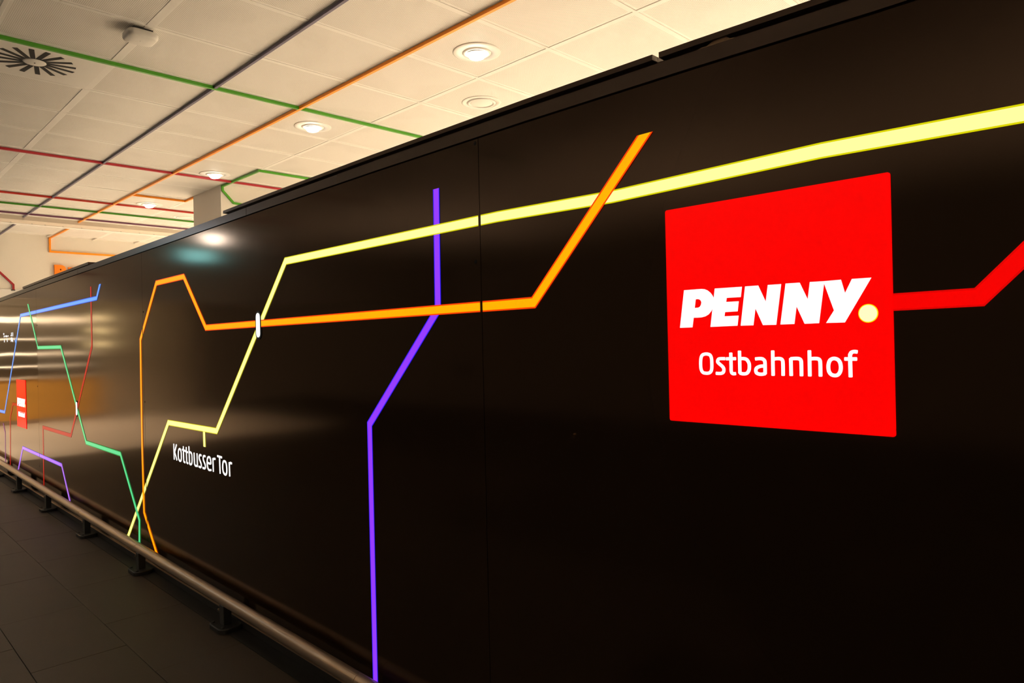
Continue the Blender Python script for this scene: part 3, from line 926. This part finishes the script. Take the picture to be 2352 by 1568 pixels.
wall_letter([R1], 'orange raised letter, only its top corner showing above the partition')

# scrap on the ledge of the partition
PX = [0.995, 0.985, 0.97, 0.955, 0.94, 0.925, 0.91, 0.90, 0.885]
PH = [0.0, 0.006, 0.005, 0.012, 0.017, 0.020, 0.013, 0.006, 0.004]
vs, fc = [], []
for y, hh in zip(PX, PH):
    z = ztop(y) + 0.047
    vs += [(-0.0005, y, z), (0.004 + hh * 0.2, y, z + hh), (0.014, y, z)]
for k in range(len(PX) - 1):
    for j in range(3):
        fc.append((3 * k + j, 3 * k + (j + 1) % 3, 3 * k + 3 + (j + 1) % 3, 3 * k + 3 + j))
fc += [(0, 1, 2), tuple(3 * (len(PX) - 1) + j for j in (2, 1, 0))]
tag(obj('paper_scrap', vs, fc, M['paper']), 'crumpled brownish scrap stuck on the ledge of the partition top', 'scrap')

# ================================================================== bumper rail in front of the partition
RX = -0.0744
RZT = [(0.0, 0.150), (3.06, 0.1593), (5.02, 0.1671), (7.54, 0.1848), (10.96, 0.2164), (12.4, 0.228)]
rz = lambda y: interp(RZT, y)
rail = empty('bumper_rail', (RX, 4.11, 0.0))
tag(rail, 'low round steel bumper rail on short posts along the partition', 'rail')
POSTS = [1.15, 2.66, 4.11, 5.62, 7.08, 8.54, 10.0, 11.45]
JOINTS = [-1.0, 2.68, 5.659, 7.199, 8.622, 10.08, 12.3]
def tube(y0, y1, r=0.033, n=24):
    ys = [y0] + [y for y, _ in RZT if y0 < y < y1] + [y1]
    vs, fc = [], []
    for y in ys:
        for i in range(n):
            t = 2 * math.pi * i / n
            vs.append((r * math.cos(t), y - 4.11, rz(y) + r * math.sin(t)))
    for k in range(len(ys) - 1):
        for i in range(n):
            j = (i + 1) % n
            fc.append((k * n + i, k * n + j, (k + 1) * n + j, (k + 1) * n + i))
    fc += [tuple(range(n)), tuple(range((len(ys) - 1) * n, len(ys) * n))]
    o = obj('rail_tube', vs, fc, M['steel'], rail, smooth=True)
    return o
for a, b in zip(JOINTS, JOINTS[1:]):
    tube(a + 0.0012, b - 0.0012)
for jy in JOINTS[1:-1]:
    n = 20
    vs = [(0.031 * math.cos(2 * math.pi * i / n), jy - 4.11 + s, rz(jy) + 0.031 * math.sin(2 * math.pi * i / n)) for s in (-0.02, 0.02) for i in range(n)]
    obj('joint_sleeve', vs, [(i, (i + 1) % n, n + (i + 1) % n, n + i) for i in range(n)], M['post'], rail)
for py in POSTS:
    po = box('post', -0.024, 0.024, py - 4.11 - 0.030, py - 4.11 + 0.030, 0.026, rz(py) - 0.024, M['post'], rail, 0.003)
    pts = rounded(0.140, 0.200, 0.045)
    vs = []
    for z, s in ((0.002, 1.0), (0.024, 1.0), (0.029, 0.94)):
        vs += [((a - 0.07) * s, (b - 0.10) * s + py - 4.11, z) for a, b in pts]
    n = len(pts)
    fc = [tuple(range(n)), tuple(range(3 * n - 1, 2 * n - 1, -1))]
    for k in (0, 1):
        fc += [(k * n + i, k * n + (i + 1) % n, (k + 1) * n + (i + 1) % n, (k + 1) * n + i) for i in range(n)]
    bp = obj('base_plate', vs, fc, M['matt_black'], rail)
    for s in (-1, 1):
        lathe('bolt', [(0.0, 0.037), (0.006, 0.0365), (0.009, 0.034), (0.0095, 0.029)], M['post'], bp, (-0.045, py - 4.11 + s * 0.065, 0), n=8)
    lathe('side_bolt', [(0.0, 0.010), (0.006, 0.008), (0.0075, 0.0)], M['steel'], po, (-0.026, py - 4.11 + 0.026, rz(py) - 0.055), n=8).rotation_euler = (-math.pi / 2, 0, 0)

# ================================================================== lamps and bakery beyond the left edge (seen mirrored in the panels)
dr = empty('drum_ceiling_lamp', (-2.46, 10.44, ZC))
tag(dr, 'bright white drum lamp on the ceiling, mirrored in the panel top', 'ceiling light')
lathe('canopy', [(0.0, 0.0), (0.10, 0.0), (0.10, -0.03), (0.0, -0.03)], M['white'], dr)
lathe('shade', [(0.0, -0.03), (0.15, -0.03), (0.16, -0.035), (0.16, -0.075), (0.15, -0.08), (0.0, -0.08)], M['drum'], dr)
pt = bpy.data.lights.new('drum_bulb', 'POINT')
pt.energy = HALL_POWER
pt.color = (0.92, 0.95, 1.0)
pt.shadow_soft_size = 0.12
po_ = bpy.data.objects.new('drum_bulb', pt)
COL.objects.link(po_); po_.parent = dr; po_.location = (0, 0, -0.11)

tp = empty('lit_panel', (-3.05, YEND - 0.03, 3.27))
tag(tp, 'teal backlit panel on the header wall, mirrored in the black panels', 'lit panel')
box('frame', -0.28, 0.28, -0.02, 0.03, -0.12, 0.12, M['post'], tp, 0.004)
box('lit_face', -0.26, 0.26, -0.028, -0.02, -0.10, 0.10, M['teal'], tp, 0.002)

ct = empty('bakery_counter', (-1.2, 19.6, 0))
tag(ct, 'orange oak shop counter mirrored in the far dark panels', 'counter')
for k in range(6):
    box('front_panel', -2.0 + k * 0.667 + 0.004, -2.0 + (k + 1) * 0.667 - 0.004, -0.40, -0.37, 0.10, 1.02, M['wood'], ct, 0.004)
box('body', -2.0, 2.0, -0.37, 0.35, 0.003, 1.02, M['wood'], ct)
box('kick_plate', -1.97, 1.97, -0.392, -0.37, 0.003, 0.10, M['steel'], ct)
box('worktop', -2.05, 2.05, -0.46, 0.40, 1.02, 1.07, M['pale_top'], ct, 0.006)
su = empty('shelf_unit', (-1.2, 20.4, 0))
tag(su, 'tall back shelf with lit edges mirrored in the far dark panels', 'shelf')
box('back_board', -2.0, 2.0, 0.15, 0.19, 0.003, 2.75, M['pale_top'], su)
for s in (-2.0, 1.96):
    box('side', s, s + 0.04, -0.2, 0.15, 0.003, 2.75, M['post'], su)
for z, hh in ((1.32, 0.03), (1.62, 0.05), (1.98, 0.03), (2.45, 0.13)):
    sh = box('shelf', -1.95, 1.95, -0.18, 0.15, z - 0.04, z, M['post'], su)
    box('light_tube', -1.95, 1.95, -0.21, -0.185, z - 0.02 - hh / 2, z - 0.02 + hh / 2, M['tube'], sh, 0.004)
wl0 = None
for z, lab in ((2.5, 'topmost'), (2.17, 'middle'), (1.82, 'lowest')):
    w = empty('wall_lamp', (-3.5, 20.58, z))
    tag(w, lab + ' of three round yellow wall lamps mirrored in the panel', 'wall lamp', 'round wall lamps in the bakery')
    box('arm', -0.02, 0.02, -0.12, 0.02, -0.02, 0.02, M['post'], w)
    lathe('globe', [(0.0, -0.07), (0.04, -0.058), (0.07, 0.0), (0.04, 0.058), (0.0, 0.07)], M['globe'], w, (0, -0.16, 0), n=20)
for x, y, lab in ((-3.6, 14.2, 'added downlight in the bakery ceiling nearest the header, at left'), (-0.6, 14.2, 'added downlight in the bakery ceiling nearest the header, at right'),
                  (-3.6, 17.6, 'added downlight over the bakery counter, at left'), (-0.6, 17.6, 'added downlight over the bakery counter, at right')):
    downlight((x, y, 3.0), SHOP_POWER, lab)  # lamps added to light the shop mirrored in the panels
